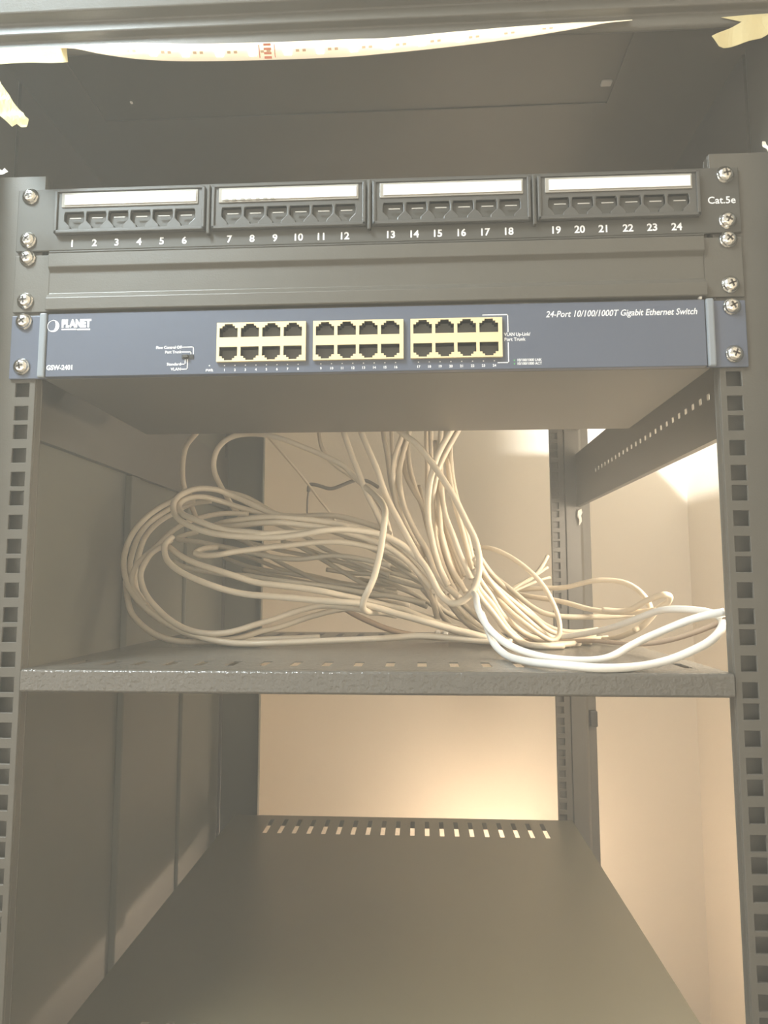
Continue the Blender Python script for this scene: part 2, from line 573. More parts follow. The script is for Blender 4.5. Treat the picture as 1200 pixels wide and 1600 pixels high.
for k in range(4):
    xc = -0.1615 + 0.1082 * k
    x0, x1 = xc - 0.0518, xc + 0.0518
    z0, z1 = 0.1795, 0.2100
    bm = bmesh.new()
    ports = [(xc - 0.03825 + 0.0153 * i, 0.1890) for i in range(6)]
    poly_plate(bm, [(x0, z0), (x1, z0), (x1, z1), (x0, z1)], [port_outline(*p) for p in ports], -0.0050, -0.0023)
    # raised rim around the block
    for b in ((x0, x1, -0.0062, -0.0051, z0, z0 + 0.0022), (x0, x1, -0.0062, -0.0051, z1 - 0.0014, z1),
              (x0, x0 + 0.0022, -0.0062, -0.0051, z0, z1), (x1 - 0.0022, x1, -0.0062, -0.0051, z0, z1)):
        box(bm, *b)
    module = obj('port_module', bm, M_MODULE, patch, bevel=0.0005)
    bm = boxes((xc - 0.0470, xc + 0.0470, -0.0058, -0.0051, 0.1978, 0.2080))
    obj('label_cover', bm, M_CLEAR, module, bevel=0.0003)
    bm = boxes((xc - 0.0446, xc + 0.0458, -0.0064, -0.0059, 0.1992, 0.2064))
    o = obj('label_strip', bm, M_LABEL, module)
    if k == 1:
        o['label'] = 'label strip with ragged lower left edge'
        bm = bmesh.new()
        for i in range(7):
            xx = xc - 0.0425 + i * 0.0052 + random.uniform(-0.0006, 0.0006)
            box(bm, xx, xx + 0.0026, -0.0066, -0.0060, 0.1988, 0.1999)
        obj('ragged_edge', bm, M_CLEAR, module)
    for (px_, pz_) in ports:
        bm = bmesh.new()
        cup(bm, port_outline(px_, pz_), -0.0046, 0.0080)
        box(bm, px_ - 0.0030, px_ + 0.0046, -0.0046, -0.0040, pz_ + 0.0010, pz_ + 0.0017, 1)
        obj('port', bm, [M_CAVITY, M_CONTACT], module)
    for i in range(6):
        printed('port_number', patch, str(num), xc - 0.0402 + 0.0155 * i, 0.1736, 0.0069, -0.00235, weight=0.00018)
        num += 1
    if k:
        obj('divider', boxes((xc - 0.0552, xc - 0.0530, -0.0056, -0.0023, 0.1765, 0.2110)), M_PATCH, patch, bevel=0.0006)
printed('lettering', patch, 'Cat.5e', 0.2296, 0.1908, 0.0067, -0.00235, weight=0.00008)
for x, z, r in ((-0.2325, 0.2082, .3), (-0.2325, 0.1770, .9), (0.2325, 0.2082, .2), (0.2325, 0.1770, 1.1)):
    screw(patch, x, z, -0.0022, r)

# ------------------------------------------------------------------ blank panel
blank = thing('blank_panel', 'plain dark blanking panel between the patch panel and the blue switch', 'blanking panel', (0, -0.001, 0.126))
bm = bmesh.new()
prof = [(-0.0002, 0.1258), (-0.0055, 0.1258), (-0.0060, 0.1265), (-0.0060, 0.1345), (-0.0022, 0.1385), (-0.0022, 0.1535), (-0.0050, 0.1565),
        (-0.0050, 0.1655), (-0.0045, 0.1662), (-0.0002, 0.1662)]
extrude_profile(bm, prof, lambda p, q, a: (a, p, q), -0.2165, 0.2165)
for sx in (-1, 1):
    a, b = sorted((sx * 0.2166, sx * 0.2413))
    box(bm, a, b, -0.0018, -0.0002, 0.1262, 0.1662)
obj('panel_plate', bm, M_PAINT, blank, bevel=0.0005)
for x, z, r in ((-0.2325, 0.1643, .5), (-0.2325, 0.1341, .1), (0.2325, 0.1643, .8), (0.2325, 0.1341, .35)):
    screw(blank, x, z, -0.0018, r)

# ------------------------------------------------------------------ network switch
sw = thing('network_switch', 'slate blue 24-port network switch with three gold framed port blocks', 'network switch', (0, 0.08, 0.0805))
bm = boxes((-0.2195, 0.2195, 0.0012, 0.1765, 0.0805, 0.1240))
obj('chassis', bm, M_CHASSIS, sw, bevel=0.0012)
BX = [-0.0992, -0.0356, 0.0278]


def sw_hole(u, v):
    return any(b + 0.001 < u < b + 0.0578 and 0.0890 < v < 0.1135 for b in BX)


bm = bmesh.new()
us = [-0.2150] + [e for b in BX for e in (b + 0.001, b + 0.0578)] + [0.2150]
grid_plate(bm, us, [0.0805, 0.0890, 0.1135, 0.1240], sw_hole, lambda u, v, w: (u, -0.004 + w, v), 0.005)
face = obj('faceplate', bm, M_BLUE, sw, bevel=0.0004, seg=1)
for sx in (-1, 1):
    a, b = sorted((sx * 0.2155, sx * 0.2413))
    bm = boxes((a, b, -0.0020, -0.0002, 0.0800, 0.1238))
    o = obj('mounting_ear', bm, M_BLUE, sw, bevel=0.0006)
    a, b = sorted((sx * 0.2155, sx * 0.2205))
    obj('folded_edge', boxes((a, b, -0.0052, -0.0021, 0.0800, 0.1245)), M_BLUE_EDGE, o, bevel=0.0012)
for b in BX:
    bm = bmesh.new()
    cols = [b + 0.0078 + 0.01415 * i for i in range(4)]
    us, CX = [b], cols
    for cx in cols:
        us += [cx - 0.0060, cx - 0.0042, cx - 0.0027, cx + 0.0027, cx + 0.0042, cx + 0.0060]
    us += [b + 0.0588]
    zc = 0.1012
    vs = [zc - 0.0131, zc - 0.0122, zc - 0.0109, zc - 0.0095, zc - 0.0032, zc + 0.0032, zc + 0.0095, zc + 0.0109, zc + 0.0122, zc + 0.0131]

    def shield_hole(u, v, cols=cols):
        d = min(abs(u - cx) for cx in cols)
        h = abs(v - zc)
        return (0.0032 < h < 0.0095 and d < 0.0060) or (0.0095 < h < 0.0109 and d < 0.0042) or (0.0109 < h < 0.0122 and d < 0.0027)
    grid_plate(bm, us, vs, shield_hole, lambda u, v, w: (u, -0.0062 + w, v), 0.0030)
    block = obj('port_block', bm, M_GOLD, sw)
    for s in (1, -1):
        for cx in cols:
            out = [(-0.0060, 0.0032), (0.0060, 0.0032), (0.0060, 0.0095), (0.0042, 0.0095), (0.0042, 0.0109), (0.0027, 0.0109), (0.0027, 0.0122),
                   (-0.0027, 0.0122), (-0.0027, 0.0109), (-0.0042, 0.0109), (-0.0042, 0.0095), (-0.0060, 0.0095)]
            bm = bmesh.new()
            cup(bm, [(cx + p * 0.999, zc + s * q) for p, q in out], -0.0055, 0.0060)
            obj('port', bm, [M_CAVITY, M_GOLD], block)
# printing on the face
Y0 = -0.00405
printed('lettering', face, 'PLANET', -0.2053, 0.1166, 0.0072, Y0, 'LEFT', weight=0.00045, width=0.78)
bm = bmesh.new()
box(bm, -0.2053, -0.1950, Y0 - 0.00008, Y0, 0.1124, 0.1132)
box(bm, -0.1945, -0.1857, Y0 - 0.00008, Y0, 0.1121, 0.1131)
printed('lettering', face, 'GSW-2401', -0.2154 + 0.0010, 0.0866, 0.0046, Y0, 'LEFT', weight=0.00013, width=0.88)
printed('lettering', face, '24-Port 10/100/1000T Gigabit Ethernet Switch', 0.2100, 0.1160, 0.00585, Y0, 'RIGHT', shear=0.25, weight=0.00006, width=0.86)
printed('lettering', face, 'Flow Control Off', -0.1232, 0.0990, 0.0027, Y0, 'RIGHT', weight=0.00005, width=0.9)
printed('lettering', face, 'Port Trunk', -0.1232, 0.0958, 0.0027, Y0, 'RIGHT', weight=0.00005, width=0.9)
printed('lettering', face, 'Standard', -0.1232, 0.0876, 0.0027, Y0, 'RIGHT', weight=0.00005)
printed('lettering', face, 'VLAN', -0.1232, 0.0842, 0.0027, Y0, 'RIGHT', weight=0.00005)
printed('lettering', face, 'VLAN Up-Link/', 0.0880, 0.1033, 0.0031, Y0, 'LEFT', weight=0.00005, width=0.85)
printed('lettering', face, 'Port Trunk', 0.0880, 0.1000, 0.0031, Y0, 'LEFT', weight=0.00005, width=0.95)
printed('lettering', face, '10/100/1000 LNK', 0.0958, 0.0862, 0.0024, Y0, 'LEFT', weight=0.00005, width=0.9)
printed('lettering', face, '10/100/1000 ACT', 0.0958, 0.0839, 0.0024, Y0, 'LEFT', weight=0.00005, width=0.9)
printed('lettering', face, 'PWR', -0.1042, 0.0830, 0.0023, Y0, weight=0.00006)
ticks = bmesh.new()
for b in BX:
    for i in range(8):
        n = BX.index(b) * 8 + i + 1
        x = b + 0.0050 + i * 0.00695
        printed('port_number', face, str(n), x, 0.0830, 0.0023, Y0, weight=0.00006)
        box(ticks, x - 0.0004, x + 0.0004, Y0 - 0.00006, Y0, 0.0858, 0.0864)
box(ticks, -0.1046, -0.1038, Y0 - 0.00006, Y0, 0.0858, 0.0866)
obj('port_ticks', ticks, M_INK, face)
obj('underline', bm, M_INK, face)
br = [bmesh.new(), bmesh.new()]
w = 0.00030
for (xa, xb, za, zb) in ((-0.1228, -0.1152, 0.0990, 0.0990), (-0.1152, -0.1152, 0.0945, 0.0990), (-0.1228, -0.1168, 0.0958, 0.0958),
                         (-0.1168, -0.1168, 0.0945, 0.0958), (-0.1228, -0.1190, 0.0842, 0.0842), (-0.1190, -0.1190, 0.0842, 0.0905),
                         (-0.1228, -0.1205, 0.0876, 0.0876), (-0.1205, -0.1205, 0.0876, 0.0905),
                         (0.0745, 0.0905, 0.1166, 0.1166), (0.0905, 0.0905, 0.1053, 0.1166), (0.0905, 0.0905, 0.0848, 0.0978), (0.0838, 0.0905, 0.0848, 0.0848)):
    box(br[xa > 0], xa - w, xb + w, Y0 - 0.00008, Y0, za - w, zb + w)
for b in br:
    obj('printed_bracket', b, M_INK, face)
# round emblem: a white disc with a dark crescent cut, left of the name
bm = bmesh.new()
cx, cz, R = -0.2110, 0.1153, 0.0041
arc = [(cx + R * math.cos(a), cz + R * math.sin(a)) for a in [math.radians(t) for t in range(-130, 96, 9)]]
inner = [(cx - 0.0004 + 0.0020 * math.cos(a) * 1.0, cz + 0.0006 + R * 0.92 * math.sin(a)) for a in [math.radians(t) for t in range(90, -100, -12)]]
poly_plate(bm, arc + inner, [], Y0 - 0.0001, Y0)
ring_o = [(cx + R * math.cos(a), cz + R * math.sin(a)) for a in [2 * math.pi * t / 40 for t in range(40)]]
ring_i = [(cx + R * 0.92 * math.cos(a), cz + R * 0.92 * math.sin(a)) for a in [2 * math.pi * t / 40 for t in range(40)]]
poly_plate(bm, ring_o, [ring_i], Y0 - 0.00012, Y0)
obj('emblem', bm, M_INK, face)
bm = boxes((0.0938, 0.0946, Y0 - 0.00008, Y0, 0.0857, 0.0866), (0.0938, 0.0946, Y0 - 0.00008, Y0, 0.0834, 0.0843))
obj('status_dots', bm, M_GREEN, face)
bm = boxes((-0.1228, -0.1150, -0.0046, -0.0041, 0.0912, 0.0938))
dip = obj('slide_switch', bm, M_CAVITY, face)
obj('slider', boxes((-0.1215, -0.1185, -0.0062, -0.0047, 0.0916, 0.0934)), M_MODULE, dip)
for x, z, r in ((-0.2325, 0.1196, .7), (-0.2325, 0.0884, .2), (0.2325, 0.1196, .5), (0.2325, 0.0884, 1.2)):
    screw(sw, x, z, -0.0020, r)


# ------------------------------------------------------------------ shelves
def make_shelf(label, z, x0, x1, y1, slots_x, slot_w, rows, front, mats, lip_profile):
    t = thing('rack_shelf', label, 'shelf', (0, 0.2, z))
    bm = bmesh.new()
    us = [x0]
    for sx in slots_x:
        us += [sx - slot_w / 2, sx + slot_w / 2]
    us += [x1]
    vs = [front]
    for a, b in rows:
        vs += [a, b]
    vs += [y1]
    grid_plate(bm, us, vs, lambda u, v: any(abs(u - s) < slot_w / 2 for s in slots_x) and any(a < v < b for a, b in rows),
               lambda u, v, w: (u, v, z - w), 0.0008)
    box(bm, x0, x1, y1 - 0.0015, y1, z - 0.014, z - 0.0016)
    obj('shelf_plate', bm, mats[0], t)
    bm = bmesh.new()
    extrude_profile(bm, lip_profile(z), lambda p, q, a: (a, p, q), x0, x1)
    obj('front_lip', bm, mats[1], t, smooth=False)
    for (a, b) in ((x0, x0 + 0.0015), (x1 - 0.0015, x1)):
        obj('side_flange', boxes((a, b, front, y1 - 0.002, z - 0.0144, z - 0.0016)), mats[0], t)
    return t


def rounded_lip(z, h=0.0145, r=0.0022, y=-0.0025):
    p = [(0.0045, z), (y + r, z)]
    for k in range(1, 7):
        a = math.pi / 2 + k * math.pi / 12
        p.append((y + r + r * math.cos(a), z - r + r * math.sin(a)))
    for k in range(1, 7):
        a = math.pi + k * math.pi / 12
        p.append((y + r + r * math.cos(a), z - h + r + r * math.sin(a)))
    p += [(0.0060, z - h), (0.0060, z - h + 0.0015), (0.0010, z - h + 0.0015), (0.0010, z - 0.0015), (0.0045, z - 0.0015)]
    return p


mid = make_shelf('dark metal shelf with the coiled cables lying on it', -0.1105, -0.2222, 0.2222, 0.335,
                 [-0.2025 + 0.0215 * k for k in range(20)], 0.0062, [(0.024, 0.050), (0.275, 0.315)], 0.004, (M_SHELF, M_SHELF), rounded_lip)
low = make_shelf('empty dark metal shelf below the cable shelf, slotted along its rear edge', -0.390, -0.2380, 0.2440, 0.586,
                 [-0.1790 + 0.01985 * k for k in range(20)], 0.0060, [(0.060, 0.117), (0.516, 0.570)], 0.020, (M_FLAT, M_FLAT),
                 lambda z: [(p + 0.016, q) for p, q in rounded_lip(z)])


# ------------------------------------------------------------------ tape, strip, scraps
def bent_sheet(name, outline, thick, mat, bend, parent=None, ydir=-1):
    """a thin piece cut to an outline in x-z, its surface curving in depth by bend(x, z) -> y; thick along y."""
    bm = bmesh.new()
    xs = [p[0] for p in outline]
    zs = [p[1] for p in outline]
    pts = [Vector((x, z, 0)) for x, z in outline]
    fr = [bm.verts.new((x, bend(x, z), z)) for x, z in outline]
    f = bm.faces.new(fr)
    bmesh.ops.triangulate(bm, faces=[f])
    bmesh.ops.subdivide_edges(bm, edges=bm.edges[:], cuts=3, use_grid_fill=True)
    for v in bm.verts:
        v.co.y = bend(v.co.x, v.co.z)
    bmesh.ops.recalc_face_normals(bm, faces=bm.faces)
    geo = bmesh.ops.solidify(bm, geom=bm.faces[:], thickness=thick)
    return obj(name, bm, mat, parent, smooth=False)


o = bent_sheet('masking_tape', [(-0.258, 0.2941), (-0.2406, 0.2942), (-0.2189, 0.2941), (-0.1982, 0.2936), (-0.1956, 0.2922), (-0.1942, 0.2822), (-0.2054, 0.2822), (-0.2183, 0.283), (-0.2399, 0.2829), (-0.2573, 0.2827)], 0.0003, M_TAPE, lambda x, z: -0.0320 - 0.00015 * math.sin(x * 160))
tag(o, 'flat straight strip of yellow masking tape on the header at the upper left', 'tape')
o = bent_sheet('masking_tape', [(-0.2582, 0.2843), (-0.2402, 0.2723), (-0.2378, 0.2682), (-0.2327, 0.2613), (-0.2276, 0.2535), (-0.2235, 0.2485), (-0.2203, 0.2457), (-0.2176, 0.2416), (-0.2153, 0.2398), (-0.2172, 0.2352), (-0.2206, 0.2351), (-0.2237, 0.2375), (-0.2268, 0.2358), (-0.2315, 0.2404), (-0.2347, 0.243), (-0.2366, 0.2472), (-0.2567, 0.2596)], 0.0003, M_TAPE, lambda x, z: -0.0320 - 0.004 * max(0.0, (0.268 - z) / 0.025) - 0.0012 * math.sin(z * 500))
tag(o, 'torn masking tape end hanging down at the far left edge', 'tape')
o = bent_sheet('masking_tape', [(0.2129, 0.2765), (0.2227, 0.282), (0.2326, 0.287), (0.2373, 0.2906), (0.2538, 0.2915), (0.2709, 0.2924), (0.2706, 0.2873), (0.2533, 0.2822), (0.2442, 0.2767), (0.2318, 0.2727), (0.2202, 0.2694), (0.2172, 0.27)], 0.0003, M_TAPE, lambda x, z: -0.0350 - 0.10 * max(0.0, 0.236 - x) - 0.0008 * math.sin(x * 300))
tag(o, 'masking tape piece slanting down from the header at the upper right', 'tape')
o = bent_sheet('masking_tape', [(0.222, 0.2938), (0.2387, 0.2947), (0.2561, 0.2952), (0.2557, 0.2892), (0.2442, 0.2889), (0.2342, 0.2902)], 0.0003, M_TAPE, lambda x, z: -0.0318)
tag(o, 'pale pointed sliver of tape tucked behind the slanting piece at upper right', 'tape')
o = bent_sheet('paper_scrap', [(-0.2451, 0.2098), (-0.2343, 0.2073), (-0.2315, 0.2093), (-0.2292, 0.2066), (-0.2308, 0.2045), (-0.2342, 0.2047), (-0.2446, 0.202)], 0.0003, M_SCRAP, lambda x, z: -0.0340 - 0.001 * math.sin(z * 900))
tag(o, 'small torn white scrap sticking in at the left edge above the screws', 'scrap')
o = bent_sheet('paper_scrap', [(0.2411, 0.2096), (0.243, 0.2095), (0.2451, 0.2066), (0.2534, 0.2014), (0.2531, 0.1965), (0.2441, 0.2029), (0.2417, 0.2063)], 0.0003, M_SCRAP, lambda x, z: -0.0340 - 0.001 * math.sin(z * 900))
tag(o, 'small torn white scrap at the right edge above the writing Cat.5e', 'scrap')
o = bent_sheet('paper_scrap', [(0.2627, 0.0484), (0.2674, 0.0512), (0.2691, 0.0455), (0.2671, 0.0408), (0.2678, 0.0324), (0.2649, 0.0277), (0.2642, 0.0361), (0.2625, 0.0408)], 0.0004, M_SCRAP, lambda x, z: 0.578 - 0.002 * math.sin(z * 400))
tag(o, 'pale frayed scrap at the rear lower end of the right side brace', 'scrap')
bm = boxes((0.2118, 0.2138, -0.0040, -0.0010, 0.1242, 0.1264))
tag(obj('paper_crumb', bm, M_SCRAP, bevel=0.0006), 'tiny white crumb on the top right corner of the blue switch', 'crumb')

# flexible strip sagging below the header; each entry: centre x, y, z, roll angle, width
strip = thing('led_strip', 'pale flexible light strip with red print sagging below the header', 'light strip', (0, -0.033, 0.289))
STRIP = [(-0.1996, -0.034, 0.2907, 0.70882), (-0.1876, -0.034, 0.2906, 0.85925), (-0.1705, -0.034, 0.2885, 1.288), (-0.1408, -0.034, 0.2855, 1.95467), (-0.1113, -0.034, 0.2835, 2.26932), (-0.0614, -0.034, 0.2822, 2.26731), (-0.0285, -0.034, 0.282, 2.26705), (0.0123, -0.034, 0.2823, 1.71271), (0.0526, -0.034, 0.2846, 1.62734), (0.0927, -0.034, 0.2873, 1.41152), (0.1324, -0.034, 0.2904, 1.01308), (0.1501, -0.034, 0.2917, 0.76029), (0.1658, -0.034, 0.2924, 0.71134)]
path_c = smooth_path([s[:3] for s in STRIP], 6)
rolls = smooth_path([(s[3], 0, 0) for s in STRIP], 6)


def strip_frame(u):
    i = min(max(u, 0), len(path_c) - 1)
    i0 = int(i)
    i1 = min(i0 + 1, len(path_c) - 1)
    c = path_c[i0].lerp(path_c[i1], i - i0)
    a = rolls[i0].lerp(rolls[i1], i - i0).x
    wv = Vector((0, math.cos(a), math.sin(a)))
    t = (path_c[i1] - path_c[max(i0 - 1, 0)]).normalized()
    nv = t.cross(wv)
    if nv.y > 0:
        nv = -nv
    return c, wv, nv.normalized(), t


def strip_patch(bm, ua, ub, wa, wb, off, th, steps, mi=0):
    rows = []
    for k in range(steps + 1):
        c, wv, nv, t = strip_frame(ua + (ub - ua) * k / steps)
        rows.append([bm.verts.new(c + wv * a + nv * d) for a, d in ((wa, off), (wb, off), (wb, off + th), (wa, off + th))])
    for a, b in zip(rows, rows[1:]):
        for k in range(4):
            bm.faces.new((a[k], a[(k + 1) % 4], b[(k + 1) % 4], b[k])).material_index = mi
    bm.faces.new(rows[0])
    bm.faces.new(rows[-1])


N = len(path_c) - 1
bm = bmesh.new()
strip_patch(bm, 0, N, -0.0047, 0.0047, 0, 0.0004, N * 2)
obj('band', bm, M_STRIP, strip, smooth=True)
Xs = [p.x for p in path_c]


def u_at(x):
    for i in range(N):
        if Xs[i] <= x <= Xs[i + 1]:
            return i + (x - Xs[i]) / (Xs[i + 1] - Xs[i])
    return 0 if x < Xs[0] else N


for x in [-0.1769, -0.1599, -0.1366, -0.1156, -0.0934, -0.0718, -0.0491, -0.0285, -0.0068, 0.0147, 0.0365, 0.0606, 0.0826, 0.1064]:
    u, du = u_at(x), u_at(x + 0.0022) - u_at(x)
    bm = bmesh.new()
    strip_patch(bm, u - du, u + du, -0.0024, 0.0024, 0.00045, 0.0006, 2)
    obj('led_chip', bm, M_CHIP, strip)
bm = bmesh.new()
for xx in [-0.1769, -0.1599, -0.1366, -0.1156, -0.0934, -0.0718, -0.0491, -0.0285, -0.0068, 0.0147, 0.0365, 0.0606, 0.0826, 0.1064]:
    for dx in (0.0062, 0.0105):
        u, du = u_at(xx + dx), u_at(xx + dx + 0.0011) - u_at(xx + dx)
        strip_patch(bm, u - du, u + du, -0.0008, 0.0006, 0.00045, 0.0001, 2)
obj('resistors', bm, M_DOT, strip)
bm = bmesh.new()
u, du = u_at(-0.0618), u_at(-0.0618 + 0.0021) - u_at(-0.0618)
for a in (-0.0040, -0.0017, 0.0006, 0.0029):
    strip_patch(bm, u - du, u + du, a, a + 0.0013, 0.00045, 0.0001, 2)
for s in (-1, 1):
    strip_patch(bm, u + s * 2.1 * du - du * .12, u + s * 2.1 * du + du * .12, -0.0035, 0.0035, 0.00045, 0.0001, 2)
obj('solder_pads', bm, M_RED, strip)

